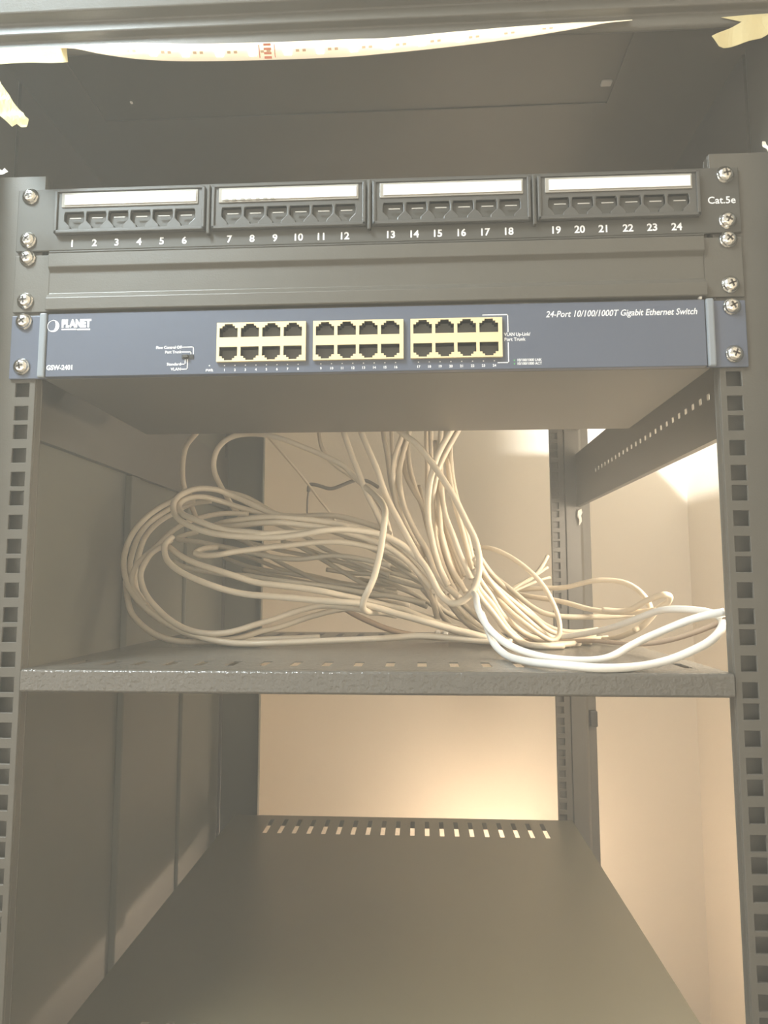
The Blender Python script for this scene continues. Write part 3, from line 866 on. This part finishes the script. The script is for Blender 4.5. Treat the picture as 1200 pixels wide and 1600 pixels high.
# ------------------------------------------------------------------ cables (control points in tenths of a millimetre)
CABLES = [
(2.6, [(-1638, 2200, 1404), (-1790, 2300, 1107), (-1943, 2400, 948), (-2068, 2500, 857), (-2138, 2600, 708), (-2168, 2700, 521), (-2154, 2750, 405), (-2098, 2800, 246), (-2053, 2800, 136)], 'short cable hanging alone at far left, curving down behind the coil', None),
(2.7, [(-1449, 2600, 48), (-1518, 2600, 128), (-1572, 2550, 196), (-1613, 2500, 269), (-1654, 2500, 342), (-1716, 2500, 448), (-1773, 2500, 574), (-1782, 2500, 687), (-1736, 2450, 790), (-1644, 2400, 872), (-1540, 2400, 923), (-1403, 2400, 941), (-1201, 2350, 915), (-1009, 2300, 856), (-848, 2300, 790), (-685, 2280, 720), (-540, 2250, 649), (-408, 2200, 570), (-303, 2150, 461), (-182, 1950, 332), (-55, 1650, 199), (13, 1450, 113), (45, 1250, 21), (45, 1150, -67), (30, 1150, -175), (14, 1150, -288), (-12, 1150, -406), (-42, 1150, -519), (-83, 1150, -610), (-123, 1200, -688), (-138, 1250, -751), (-113, 1400, -798), (18, 1550, -810), (233, 1700, -833)], 'cable arching up under the switch, then bending sharply and dropping down beside the bundle', None),
(2.3, [(-786, 3000, 1336), (-769, 3000, 1063), (-740, 3000, 907), (-654, 3000, 771), (-534, 3000, 671), (-408, 3000, 586), (-220, 3000, 423), (-60, 3000, 199), (22, 3000, -77)], 'short cable strand emerging just under the lower edge of the arching cable', None),
(1.4, [(-1776, 3600, 1346), (-1613, 3571, 1275), (-1474, 3543, 1167), (-1236, 3514, 899), (-987, 3486, 605), (-839, 3457, 406), (-692, 3429, 224), (-482, 3400, -122)], 'thin wire slanting down across the pale rear wall left of centre', None),
(2.2, [(-1015, 3800, 534), (-1000, 3800, 620), (-884, 3800, 603), (-744, 3800, 563), (-589, 3800, 616), (-435, 3800, 670), (-296, 3800, 653), (-165, 3800, 574)], 'short dark grey wavy wire end against the pale rear wall', None),
(1.0, [(-1009, 3850, 635), (-1031, 3850, 486), (-1036, 3850, 291), (-1026, 3850, 59)], 'very thin dark wire dropping from the wavy wire end', None),
(2.8, [(-456, 2100, 1103), (-388, 2063, 855), (-328, 2025, 686), (-257, 1987, 502), (-200, 1950, 357), (-143, 1913, 226), (-90, 1913, 125), (-26, 1931, -16), (44, 1950, -145), (155, 1969, -274), (260, 1987, -385), (318, 2013, -479), (359, 2050, -561), (406, 2088, -644), (447, 2125, -745), (477, 2163, -853), (501, 2200, -957)], 'slightly thinner of two slanting bright cables, left of the long bright loop', None),
(2.9, [(-297, 2000, 1075), (-211, 1928, 830), (-139, 1856, 652), (-58, 1784, 466), (27, 1712, 211), (125, 1660, 17), (221, 1612, -167), (315, 1564, -341), (385, 1516, -441), (443, 1484, -555), (490, 1460, -646), (543, 1436, -703), (600, 1412, -729), (679, 1412, -708), (750, 1436, -645), (801, 1460, -555), (826, 1484, -437), (825, 1516, -312), (798, 1564, -184), (727, 1612, -25), (643, 1660, 166), (540, 1712, 351), (434, 1784, 526), (302, 1856, 706), (177, 1928, 819), (25, 2000, 978)], 'long bright cable loop slanting down to the neck of the bundle and back up', None),
(2.6, [(760, 1500, -635), (782, 1300, -669), (775, 1100, -744), (815, 950, -859), (898, 800, -957), (994, 650, -1017), (1091, 500, -1046), (1215, 350, -1060), (1381, 300, -1066), (1522, 300, -1057), (1624, 350, -1032), (1723, 400, -986), (1847, 450, -935), (1976, 450, -879), (2084, 400, -824), (2166, 350, -787), (2321, 300, -747)], 'glaring white cable from the bundle neck, sweeping right and ending at the right rail', None),
(2.7, [(821, 1300, -803), (857, 1100, -932), (879, 900, -1013), (931, 700, -1068), (991, 410, -1076), (1085, 200, -1073), (1202, 50, -1066), (1363, 0, -1075), (1483, 0, -1078), (1660, 50, -1076), (1798, 100, -1061), (1928, 120, -1027), (2057, 120, -971), (2153, 150, -929), (2236, 200, -877), (2309, 300, -822), (2353, 450, -788), (2343, 600, -764), (2307, 800, -755), (2207, 1000, -758), (2153, 1200, -791), (2020, 1400, -877), (1859, 1600, -958), (1550, 1800, -1034)], 'glaring white cable loop resting on the front edge of the shelf, the larger loop', None),
(2.5, [(1915, 1800, -795), (2063, 1720, -803), (2132, 1640, -778), (2205, 1560, -716), (2270, 1480, -677), (2316, 1400, -654), (2375, 1440, -671), (2372, 1480, -719), (2305, 1520, -768), (2258, 1560, -843), (2189, 1600, -925), (2110, 1720, -993), (2033, 1840, -1041), (1970, 1960, -1062), (1840, 2080, -1072), (1574, 1931, -1078)], 'small cable loop that rises to a tight bend above the white loops', None),
(2.4, [(1214, 2600, -657), (1365, 2508, -625), (1554, 2415, -611), (1701, 2323, -605), (1832, 2231, -568), (1946, 2138, -538), (2090, 2046, -539), (2183, 1954, -567), (2243, 1862, -618), (2283, 1785, -684), (2303, 1738, -748), (2297, 1692, -812), (2242, 1646, -891), (2119, 1600, -958)], 'cable arching high over the side opening, right of the bundle', None),
(2.4, [(1226, 2500, -650), (1344, 2375, -685), (1522, 2250, -712), (1680, 2125, -744), (1830, 2000, -792), (1978, 1875, -815), (2125, 1750, -815), (2201, 1625, -804), (2272, 1500, -783)], 'cable running straight to the right just beneath the high arching one', None),
(2.4, [(975, 2200, -465), (1163, 2143, -615), (1311, 2086, -749), (1433, 2029, -828), (1594, 2000, -861), (1828, 2000, -866), (2067, 2000, -860), (2243, 2000, -837)], 'greyer cable running level to the right, beneath the straight one', None),
(1.9, [(1383, 2000, -1073), (1544, 1778, -1065), (1776, 1556, -1040), (1914, 1333, -1041), (2018, 1111, -1027), (2091, 922, -1000), (2163, 767, -959), (2250, 611, -902), (2350, 456, -827), (2323, 300, -797)], 'thin peach coloured cable strand inside the large white loop', None),
(2.2, [(862, 2400, -232), (910, 2311, -218), (1029, 2222, -241), (1179, 2133, -323), (1289, 2044, -415), (1380, 1978, -509), (1456, 1933, -619), (1507, 1889, -737), (1541, 1844, -854), (1546, 1800, -957), (1523, 1778, -1032), (1469, 1756, -1058), (1378, 1733, -1018), (1251, 1711, -924), (1118, 1733, -816), (1011, 1800, -701), (930, 1867, -578), (875, 1933, -446), (853, 2000, -321)], 'closed teardrop cable loop at the right of the bundle foot', None),
(2.0, [(1139, 2300, -665), (1253, 2325, -586), (1392, 2350, -519), (1497, 2375, -408), (1565, 2400, -296)], 'frayed cable end pointing up to the right beside the bundle, the steepest', None),
(1.4, [(1201, 2300, -629), (1328, 2333, -544), (1457, 2367, -476), (1562, 2400, -408)], 'frayed cable end pointing up to the right beside the bundle, the middle one', None),
(1.4, [(1200, 2300, -647), (1358, 2333, -580), (1486, 2367, -531), (1584, 2400, -507)], 'frayed cable end pointing up to the right beside the bundle, the flattest', None),
(2.6, [(801, 1700, -343), (869, 1738, -449), (977, 1775, -595), (1119, 1813, -747), (1261, 1850, -877), (1438, 1887, -1019), (1568, 1925, -1061), (1773, 1963, -1069), (2009, 2000, -1054)], 'cable strand in the fan at the lower right foot of the bundle', 'cable strands spreading from the bundle to the right'),
(2.6, [(792, 1600, -446), (849, 1643, -550), (939, 1686, -671), (1024, 1729, -816), (1132, 1771, -923), (1270, 1814, -1019), (1446, 1782, -1077), (1584, 1603, -1077)], 'cable strand in the fan at the lower right foot of the bundle', 'cable strands spreading from the bundle to the right'),
(2.6, [(789, 1500, -528), (829, 1543, -614), (933, 1586, -734), (1012, 1629, -855), (1097, 1671, -971), (1215, 1714, -1072), (1312, 1416, -1077), (1507, 1482, -1077)], 'cable strand in the fan at the lower right foot of the bundle', 'cable strands spreading from the bundle to the right'),
(2.6, [(848, 1800, -385), (946, 1850, -544), (1164, 1900, -732), (1345, 1950, -876), (1488, 2000, -993), (1679, 2050, -1042), (1921, 2100, -1033)], 'cable strand in the fan at the lower right foot of the bundle', 'cable strands spreading from the bundle to the right'),
(2.6, [(777, 1500, -566), (821, 1529, -663), (951, 1557, -825), (1048, 1586, -955), (1174, 1614, -1058), (1285, 1472, -1077), (1465, 1538, -1077), (1686, 1700, -1074)], 'cable strand in the fan at the lower right foot of the bundle', 'cable strands spreading from the bundle to the right'),
(2.6, [(855, 1900, -429), (1012, 1950, -642), (1159, 2000, -787), (1313, 2050, -933), (1470, 2100, -1041), (1623, 1921, -1077), (1834, 1865, -1077)], 'cable strand in the fan at the lower right foot of the bundle', 'cable strands spreading from the bundle to the right'),
(2.5, [(850, 2100, -270), (992, 2133, -478), (1189, 2167, -669), (1420, 2200, -901), (1554, 2233, -985), (1755, 2267, -1023), (2001, 2300, -1000)], 'cable strand in the fan at the lower right foot of the bundle', 'cable strands spreading from the bundle to the right'),
(2.5, [(892, 2100, -673), (1120, 2175, -882), (1341, 2250, -1064), (1460, 1859, -1078), (1640, 1740, -1078)], 'cable strand in the fan at the lower right foot of the bundle', 'cable strands spreading from the bundle to the right'),
(2.5, [(233, 2200, 1118), (171, 2171, 878), (103, 2143, 692), (74, 2114, 544), (79, 2114, 384), (114, 2143, 172), (229, 2171, -70), (361, 2200, -325)], 'pale cable strand in the bundle hanging from behind the switch', 'cable strands in the bundle hanging down from behind the switch'),
(2.7, [(231, 2300, 950), (162, 2227, 669), (133, 2155, 513), (141, 2082, 348), (173, 2009, 175), (227, 1936, 30), (309, 1882, -139), (395, 1845, -280), (450, 1809, -441), (516, 1773, -544), (593, 1736, -622), (669, 1700, -688)], 'pale cable strand in the bundle hanging from behind the switch', 'cable strands in the bundle hanging down from behind the switch'),
(2.5, [(130, 2500, 1063), (164, 2414, 782), (184, 2329, 515), (266, 2243, 332), (370, 2171, 155), (506, 2114, -124), (585, 2057, -378), (652, 2000, -555)], 'pale cable strand in the bundle hanging from behind the switch', 'cable strands in the bundle hanging down from behind the switch'),
(2.9, [(717, 1800, 1010), (605, 1800, 798), (505, 1800, 622), (439, 1800, 429), (403, 1800, 208), (402, 1789, 16), (429, 1767, -152), (456, 1744, -284), (505, 1722, -443), (570, 1700, -583)], 'pale cable strand in the bundle hanging from behind the switch', 'cable strands in the bundle hanging down from behind the switch'),
(2.7, [(789, 2000, 1059), (679, 2000, 841), (582, 2000, 671), (509, 2000, 515), (453, 2000, 274), (445, 1975, 33), (478, 1950, -205), (545, 1925, -439), (646, 1900, -647)], 'pale cable strand in the bundle hanging from behind the switch', 'cable strands in the bundle hanging down from behind the switch'),
(2.5, [(546, 2300, 1010), (509, 2211, 612), (499, 2122, 400), (501, 2033, 236), (509, 1944, 53), (523, 1889, -133), (556, 1867, -268), (611, 1844, -435), (694, 1822, -578), (731, 1800, -640)], 'pale cable strand in the bundle hanging from behind the switch', 'cable strands in the bundle hanging down from behind the switch'),
(2.6, [(528, 2200, 735), (528, 2086, 437), (535, 1971, 228), (559, 1857, 45), (617, 1786, -123), (682, 1757, -313), (735, 1729, -438), (771, 1700, -522)], 'pale cable strand in the bundle hanging from behind the switch', 'cable strands in the bundle hanging down from behind the switch'),
(2.5, [(593, 2400, 968), (598, 2286, 675), (610, 2171, 462), (639, 2057, 250), (680, 1971, 55), (727, 1914, -138), (762, 1857, -303), (790, 1800, -442)], 'pale cable strand in the bundle hanging from behind the switch', 'cable strands in the bundle hanging down from behind the switch'),
(2.4, [(392, 2700, 1243), (397, 2617, 972), (407, 2533, 598), (404, 2450, 333), (426, 2367, 6), (496, 2283, -323), (619, 2200, -615)], 'pale cable strand in the bundle hanging from behind the switch', 'cable strands in the bundle hanging down from behind the switch'),
(2.6, [(444, 2600, 1216), (441, 2533, 954), (445, 2467, 723), (480, 2400, 454), (537, 2267, 121), (608, 2133, -196), (710, 2000, -526)], 'pale cable strand in the bundle hanging from behind the switch', 'cable strands in the bundle hanging down from behind the switch'),
(2.5, [(-69, 2800, 1275), (-54, 2771, 998), (-19, 2743, 814), (9, 2714, 605), (39, 2629, 412), (122, 2486, 146), (287, 2343, -183), (445, 2200, -465)], 'pale cable strand in the bundle hanging from behind the switch', 'cable strands in the bundle hanging down from behind the switch'),
(2.4, [(15, 2900, 1299), (31, 2833, 1024), (40, 2767, 838), (76, 2700, 602), (145, 2567, 285), (275, 2433, -51), (471, 2300, -433)], 'pale cable strand in the bundle hanging from behind the switch', 'cable strands in the bundle hanging down from behind the switch'),
(2.5, [(483, 2400, 840), (496, 2240, 492), (532, 2080, 163), (585, 1980, -86), (663, 1940, -311), (734, 1900, -498)], 'pale cable strand in the bundle hanging from behind the switch', 'cable strands in the bundle hanging down from behind the switch'),
(2.5, [(199, 2600, 951), (226, 2480, 598), (321, 2360, 258), (442, 2240, -66), (575, 2120, -412), (674, 2000, -625)], 'pale cable strand in the bundle hanging from behind the switch', 'cable strands in the bundle hanging down from behind the switch'),
(2.5, [(625, 2300, 818), (637, 2220, 488), (679, 2140, 229), (733, 2080, 11), (781, 2040, -201), (823, 2000, -409)], 'pale cable strand in the bundle hanging from behind the switch', 'cable strands in the bundle hanging down from behind the switch'),
(2.4, [(460, 2700, 432), (493, 2500, 145), (548, 2300, -124), (625, 2150, -376), (710, 2000, -584)], 'pale cable strand in the bundle hanging from behind the switch', 'cable strands in the bundle hanging down from behind the switch'),
(2.4, [(321, 2800, 447), (365, 2600, 156), (438, 2400, -149), (543, 2250, -434), (644, 2100, -644)], 'pale cable strand in the bundle hanging from behind the switch', 'cable strands in the bundle hanging down from behind the switch'),
(2.6, [(522, 2000, -643), (617, 2075, -773), (744, 2150, -923), (885, 2225, -1017), (1042, 2300, -1069)], 'shaded cable strand under the neck of the bundle, close above the shelf', 'shaded cable strands under the bundle neck'),
(2.6, [(584, 2100, -674), (706, 2200, -825), (862, 2300, -968), (1022, 2400, -1047)], 'shaded cable strand under the neck of the bundle, close above the shelf', 'shaded cable strands under the bundle neck'),
(2.6, [(443, 2200, -676), (492, 2275, -798), (554, 2350, -899), (668, 2425, -988), (814, 2500, -1067)], 'shaded cable strand under the neck of the bundle, close above the shelf', 'shaded cable strands under the bundle neck'),
(2.6, [(667, 2000, -701), (787, 2067, -819), (926, 2133, -939), (1100, 2033, -1077)], 'shaded cable strand under the neck of the bundle, close above the shelf', 'shaded cable strands under the bundle neck'),
(2.6, [(347, 2300, -616), (470, 2375, -753), (595, 2450, -854), (736, 2525, -920), (917, 2600, -967)], 'shaded cable strand under the neck of the bundle, close above the shelf', 'shaded cable strands under the bundle neck'),
(2.7, [(-1973, 2421, 334), (-2070, 2401, 300), (-2158, 2377, 259), (-2249, 2344, 204), (-2349, 2291, 116), (-2425, 2226, 9), (-2471, 2156, -103), (-2483, 2079, -224), (-2460, 1981, -374), (-2397, 1891, -506), (-2309, 1809, -623), (-2190, 1732, -731), (-2055, 1666, -819), (-1895, 1601, -904), (-1732, 1548, -972), (-1554, 1507, -1022), (-1356, 1479, -1057), (-1183, 1468, -1069), (-899, 1472, -1063), (-433, 1487, -1043), (63, 1503, -1021), (236, 1515, -1006), (408, 1515, -1005), (585, 1503, -1019), (823, 1487, -1038), (1087, 1479, -1047)], 'outermost left strand of the big coil, running on along the shelf to the right', None),
(2.6, [(-1951, 2461, 274), (-2069, 2440, 239), (-2171, 2416, 198), (-2270, 2371, 123), (-2368, 2314, 29), (-2427, 2240, -91), (-2441, 2142, -246), (-2425, 2044, -396), (-2353, 1946, -542), (-2234, 1848, -682), (-2046, 1734, -838), (-1824, 1644, -956), (-1630, 1599, -1013), (-1480, 1575, -1044), (-1361, 1571, -1048), (-1215, 1587, -1027), (-1073, 1624, -980), (-916, 1648, -948), (-620, 1726, -847), (-336, 1771, -786), (-188, 1775, -781), (35, 1750, -813), (261, 1706, -871), (482, 1661, -929), (698, 1612, -990), (911, 1571, -1040)], 'second strand from the left in the big coil, rising again towards the bundle', None),
(2.6, [(-1803, 2517, 273), (-1965, 2504, 253), (-2080, 2476, 204), (-2158, 2439, 142), (-2254, 2402, 81), (-2340, 2345, -14), (-2388, 2280, -120), (-2397, 2178, -282), (-2383, 2068, -451), (-2316, 1953, -619), (-2178, 1851, -763), (-2012, 1770, -874), (-1807, 1696, -971)], 'third strand from the left in the big coil, ending under the second', None),
(2.5, [(-1360, 2295, 117), (-1604, 2299, 125), (-1790, 2279, 92), (-1909, 2254, 53), (-1999, 2226, 7), (-2107, 2164, -91), (-2169, 2103, -187), (-2263, 2034, -294), (-2327, 1972, -386), (-2340, 1911, -477), (-2319, 1854, -559), (-2256, 1797, -640), (-2120, 1707, -764)], 'cable strand crossing the left side of the big coil diagonally', None),
(2.7, [(-2048, 2092, -145), (-2100, 2055, -202), (-2198, 2010, -271), (-2240, 1941, -375), (-2248, 1871, -477), (-2200, 1802, -577), (-2120, 1728, -679), (-2000, 1655, -779), (-1867, 1586, -870), (-1702, 1524, -948), (-1541, 1496, -984), (-1389, 1492, -988), (-1251, 1508, -967), (-1090, 1549, -915), (-926, 1586, -868), (-810, 1618, -825), (-708, 1643, -793), (-522, 1671, -755), (-323, 1659, -771), (-98, 1634, -803), (125, 1606, -839)], 'innermost strand of the big coil, lifting off the shelf towards the right', None),
(2.6, [(-2437, 1986, -541), (-2371, 1888, -683), (-2286, 1786, -824), (-2163, 1713, -922), (-2020, 1652, -1002), (-1873, 1615, -1049), (-1725, 1601, -1066), (-1600, 1599, -1068), (-1405, 1607, -1057), (-1153, 1611, -1051), (-875, 1619, -1040), (-541, 1627, -1028)], 'lowest left strand of the big coil, touching the shelf', None),
(2.8, [(375, 1600, -417), (183, 1581, -235), (-21, 1561, -139), (-169, 1542, -115), (-339, 1523, -99), (-509, 1503, -110), (-688, 1516, -142), (-865, 1535, -162), (-1043, 1555, -166), (-1172, 1574, -158), (-1354, 1594, -145), (-1550, 1652, -112), (-1747, 1729, -47), (-1888, 1806, 30), (-1961, 1884, 116), (-1986, 1961, 197), (-1963, 2029, 266), (-1879, 2087, 328), (-1773, 2145, 354), (-1658, 2203, 348), (-1618, 2261, 337), (-1536, 2294, 302), (-1408, 2274, 248), (-1294, 2255, 194), (-1143, 2235, 128), (-981, 2216, 88), (-808, 2194, 79), (-604, 2155, 86), (-433, 2116, 69), (-252, 2077, 22), (-74, 2039, -37), (53, 2000, -112)], 'outer strand of the bright oval loop in the upper half of the coil', None),
(2.8, [(-298, 1650, -84), (-526, 1624, -101), (-703, 1597, -119), (-895, 1571, -126), (-1044, 1558, -132), (-1179, 1597, -112), (-1368, 1637, -97), (-1536, 1676, -53), (-1705, 1742, 12), (-1856, 1847, 70), (-1932, 1953, 135), (-1965, 2058, 201), (-1926, 2139, 254), (-1816, 2205, 280), (-1702, 2271, 262), (-1572, 2337, 224), (-1378, 2361, 162), (-1110, 2374, 117), (-855, 2387, 46), (-600, 2400, -37)], 'inner strand of the bright oval loop in the upper half of the coil', None),
(2.5, [(-1702, 2500, 382), (-1600, 2517, 357), (-1478, 2533, 325), (-1355, 2550, 267), (-1238, 2567, 195), (-1088, 2583, 124), (-826, 2600, 84)], 'strand leaving the top of the bright oval loop to the right', None),
(2.8, [(-1760, 2200, -72), (-1647, 2114, -17), (-1524, 2029, 12), (-1396, 1943, 22), (-1182, 1857, 37), (-984, 1793, 36), (-851, 1771, 24), (-667, 1750, 7), (-484, 1729, -25), (-338, 1707, -50), (-207, 1714, -76), (-37, 1736, -124), (155, 1757, -232), (348, 1779, -425), (516, 1800, -640)], 'topmost of the bright level strands across the middle of the coil', None),
(2.8, [(-1717, 2100, -42), (-1549, 2012, -31), (-1390, 1925, -33), (-1177, 1837, -18), (-975, 1750, -15), (-873, 1737, -22), (-749, 1725, -41), (-551, 1712, -66), (-377, 1700, -102), (-185, 1725, -153), (19, 1750, -226), (234, 1775, -385), (432, 1800, -612)], 'second of the bright level strands across the middle of the coil', None),
(2.7, [(-1571, 2000, -225), (-1640, 1950, -233), (-1702, 1900, -253), (-1733, 1850, -285), (-1675, 1800, -305), (-1576, 1750, -313), (-1450, 1700, -304), (-1323, 1700, -281), (-1139, 1700, -259), (-960, 1700, -234), (-897, 1700, -231), (-719, 1700, -212), (-479, 1700, -193), (-306, 1733, -203), (-125, 1767, -236), (5, 1800, -263), (187, 1833, -337), (376, 1867, -498), (519, 1900, -670)], 'bright strand with a tight hook at its left end, below the oval loop', None),
(2.8, [(-2074, 2000, -193), (-1984, 1911, -240), (-1872, 1822, -303), (-1692, 1733, -382), (-1482, 1644, -441), (-1288, 1589, -498), (-1101, 1567, -554), (-922, 1544, -576), (-684, 1522, -603), (-504, 1500, -630), (-336, 1522, -668), (-179, 1544, -701), (28, 1567, -751), (197, 1589, -789), (323, 1611, -845), (454, 1633, -894), (630, 1656, -950), (839, 1678, -1011), (1033, 1700, -1061)], 'upper of two bright strands sweeping low from the coil to the bundle foot', None),
(2.8, [(-1966, 1900, -128), (-2011, 1833, -203), (-1989, 1767, -276), (-1938, 1700, -354), (-1836, 1633, -430), (-1690, 1567, -498), (-1491, 1500, -570), (-1312, 1483, -625), (-1135, 1467, -657), (-1010, 1450, -667), (-777, 1433, -683), (-551, 1417, -704), (-322, 1400, -719), (-168, 1417, -730), (24, 1433, -783), (291, 1450, -858), (531, 1467, -927), (744, 1483, -980), (957, 1500, -1039)], 'lower of two bright strands sweeping low from the coil to the bundle foot', None),
(2.6, [(-2068, 2200, -356), (-1963, 2157, -401), (-1817, 2114, -432), (-1611, 2071, -464), (-1470, 2029, -482), (-1270, 1986, -495), (-1127, 1943, -519), (-933, 1900, -543), (-753, 1914, -566), (-507, 1929, -595), (-261, 1943, -636), (-116, 1957, -665), (42, 1971, -677), (223, 1986, -712), (369, 2000, -742)], 'duller strand just above the two bright low sweeping ones', None),
(2.5, [(-1896, 2400, -50), (-1999, 2379, -77), (-2088, 2357, -116), (-2028, 2336, -137), (-1891, 2314, -151), (-1685, 2293, -191), (-1480, 2271, -231), (-1272, 2250, -276), (-1072, 2229, -314), (-843, 2207, -334), (-675, 2200, -316), (-509, 2200, -298), (-354, 2200, -311), (-158, 2200, -348), (44, 2200, -397)], 'dull strand hooking round behind the middle of the coil', None),
(2.3, [(-1780, 2800, -15), (-1455, 2743, -155), (-1122, 2686, -351), (-944, 2629, -431), (-756, 2571, -516), (-560, 2514, -568), (-310, 2457, -593), (-28, 2400, -630)], 'thin greyish cable strand behind the bright coil strands left of the bundle', 'cable strands lying across the coil towards the bundle'),
(2.3, [(-1268, 2800, 84), (-1016, 2733, -10), (-829, 2667, -102), (-666, 2600, -205), (-454, 2533, -299), (-248, 2467, -384), (22, 2400, -486)], 'thin greyish cable strand behind the bright coil strands left of the bundle', 'cable strands lying across the coil towards the bundle'),
(2.3, [(-907, 2700, -192), (-644, 2640, -340), (-459, 2580, -446), (-291, 2520, -542), (-158, 2460, -605), (97, 2400, -667)], 'thin greyish cable strand behind the bright coil strands left of the bundle', 'cable strands lying across the coil towards the bundle'),
(2.3, [(-110, 2700, -307), (12, 2625, -400), (150, 2550, -460), (322, 2475, -555), (422, 2400, -605)], 'thin greyish cable strand behind the bright coil strands left of the bundle', 'cable strands lying across the coil towards the bundle'),
(2.2, [(-1769, 2900, -289), (-1552, 2820, -366), (-1321, 2740, -422), (-1029, 2660, -463), (-686, 2580, -523), (-289, 2500, -618)], 'thin greyish cable strand behind the bright coil strands left of the bundle', 'cable strands lying across the coil towards the bundle'),
(2.2, [(-1701, 2900, -228), (-1407, 2840, -312), (-1120, 2780, -422), (-774, 2720, -489), (-435, 2660, -568), (90, 2600, -619)], 'thin greyish cable strand behind the bright coil strands left of the bundle', 'cable strands lying across the coil towards the bundle'),
(2.2, [(-453, 2800, -55), (-244, 2720, -147), (-54, 2640, -283), (111, 2560, -395), (272, 2480, -511), (397, 2400, -586)], 'thin greyish cable strand behind the bright coil strands left of the bundle', 'cable strands lying across the coil towards the bundle'),
(2.3, [(-638, 2700, -424), (-367, 2640, -464), (-90, 2580, -478), (87, 2520, -536), (234, 2460, -580), (397, 2400, -617)], 'thin greyish cable strand behind the bright coil strands left of the bundle', 'cable strands lying across the coil towards the bundle'),
(2.2, [(-1564, 2900, -112), (-1200, 2820, -206), (-846, 2740, -277), (-502, 2660, -346), (-102, 2580, -427), (284, 2500, -524)], 'thin greyish cable strand behind the bright coil strands left of the bundle', 'cable strands lying across the coil towards the bundle'),
(2.3, [(-428, 2600, -658), (-156, 2525, -688), (45, 2450, -687), (204, 2375, -722), (389, 2300, -787)], 'thin greyish cable strand behind the bright coil strands left of the bundle', 'cable strands lying across the coil towards the bundle'),
(2.3, [(-723, 2800, 14), (-444, 2725, -80), (-205, 2650, -197), (27, 2575, -311), (253, 2500, -441)], 'thin greyish cable strand behind the bright coil strands left of the bundle', 'cable strands lying across the coil towards the bundle'),
(2.3, [(-307, 2700, -522), (-41, 2633, -568), (219, 2567, -651), (447, 2500, -775)], 'thin greyish cable strand behind the bright coil strands left of the bundle', 'cable strands lying across the coil towards the bundle'),
(2.3, [(-558, 2600, -619), (-163, 2533, -746), (157, 2467, -818), (469, 2400, -901)], 'thin greyish cable strand behind the bright coil strands left of the bundle', 'cable strands lying across the coil towards the bundle'),
(2.3, [(-44, 2700, -30), (102, 2650, -198), (233, 2600, -337), (323, 2550, -441), (423, 2500, -587)], 'thin greyish cable strand behind the bright coil strands left of the bundle', 'cable strands lying across the coil towards the bundle'),
(2.2, [(-1558, 2900, -419), (-1133, 2850, -501), (-651, 2800, -595), (-245, 2750, -712), (216, 2700, -789)], 'thin greyish cable strand behind the bright coil strands left of the bundle', 'cable strands lying across the coil towards the bundle'),
(2.3, [(-1129, 2800, -119), (-779, 2740, -237), (-405, 2680, -385), (-40, 2620, -529), (283, 2560, -682), (535, 2500, -838)], 'thin greyish cable strand behind the bright coil strands left of the bundle', 'cable strands lying across the coil towards the bundle'),
(2.6, [(-379, 1900, -774), (-295, 1933, -833), (-116, 1967, -921), (64, 2000, -992), (209, 2033, -1028), (385, 2067, -1054), (580, 2100, -1067)], 'brownish cable strand slanting down to the shelf below the bundle', None),
(2.5, [(464, 2200, -1058), (606, 2160, -1072), (793, 2030, -1078), (947, 1835, -1078), (1142, 1910, -1078), (1440, 2000, -1073)], 'tan cable strand lying flat on the shelf under the bundle', None)]
for r, pts, label, group in CABLES:
    bm = bmesh.new()
    tube(bm, [(x / 1e4, y / 1e4, z / 1e4) for x, y, z in pts], r / 1000)
    m = M_CABLE
    if 'glaring white' in label:
        m = M_CABLE_W
    elif 'dark' in label:
        m = M_CABLE_D
    elif 'brownish' in label or 'tan' in label.split() or 'peach' in label:
        m = M_CABLE_T
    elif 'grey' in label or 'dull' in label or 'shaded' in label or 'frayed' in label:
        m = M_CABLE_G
    tag(obj('thin_wire' if 'wire' in label else 'network_cable', bm, m, smooth=True), label, 'wire' if 'wire' in label else 'cable', group)

for x, y, lab in ((0.0505, 0.300, 'small clear plastic bit on the shelf under the bundle, left of the pair'),
                  (0.0585, 0.295, 'small clear plastic bit on the shelf under the bundle, right of the pair')):
    bm = boxes((x - 0.003, x + 0.003, y - 0.003, y + 0.003, -0.1104, -0.1060))
    tag(obj('plastic_bit', bm, M_CABLE_W, bevel=0.0015), lab, 'plastic bit')
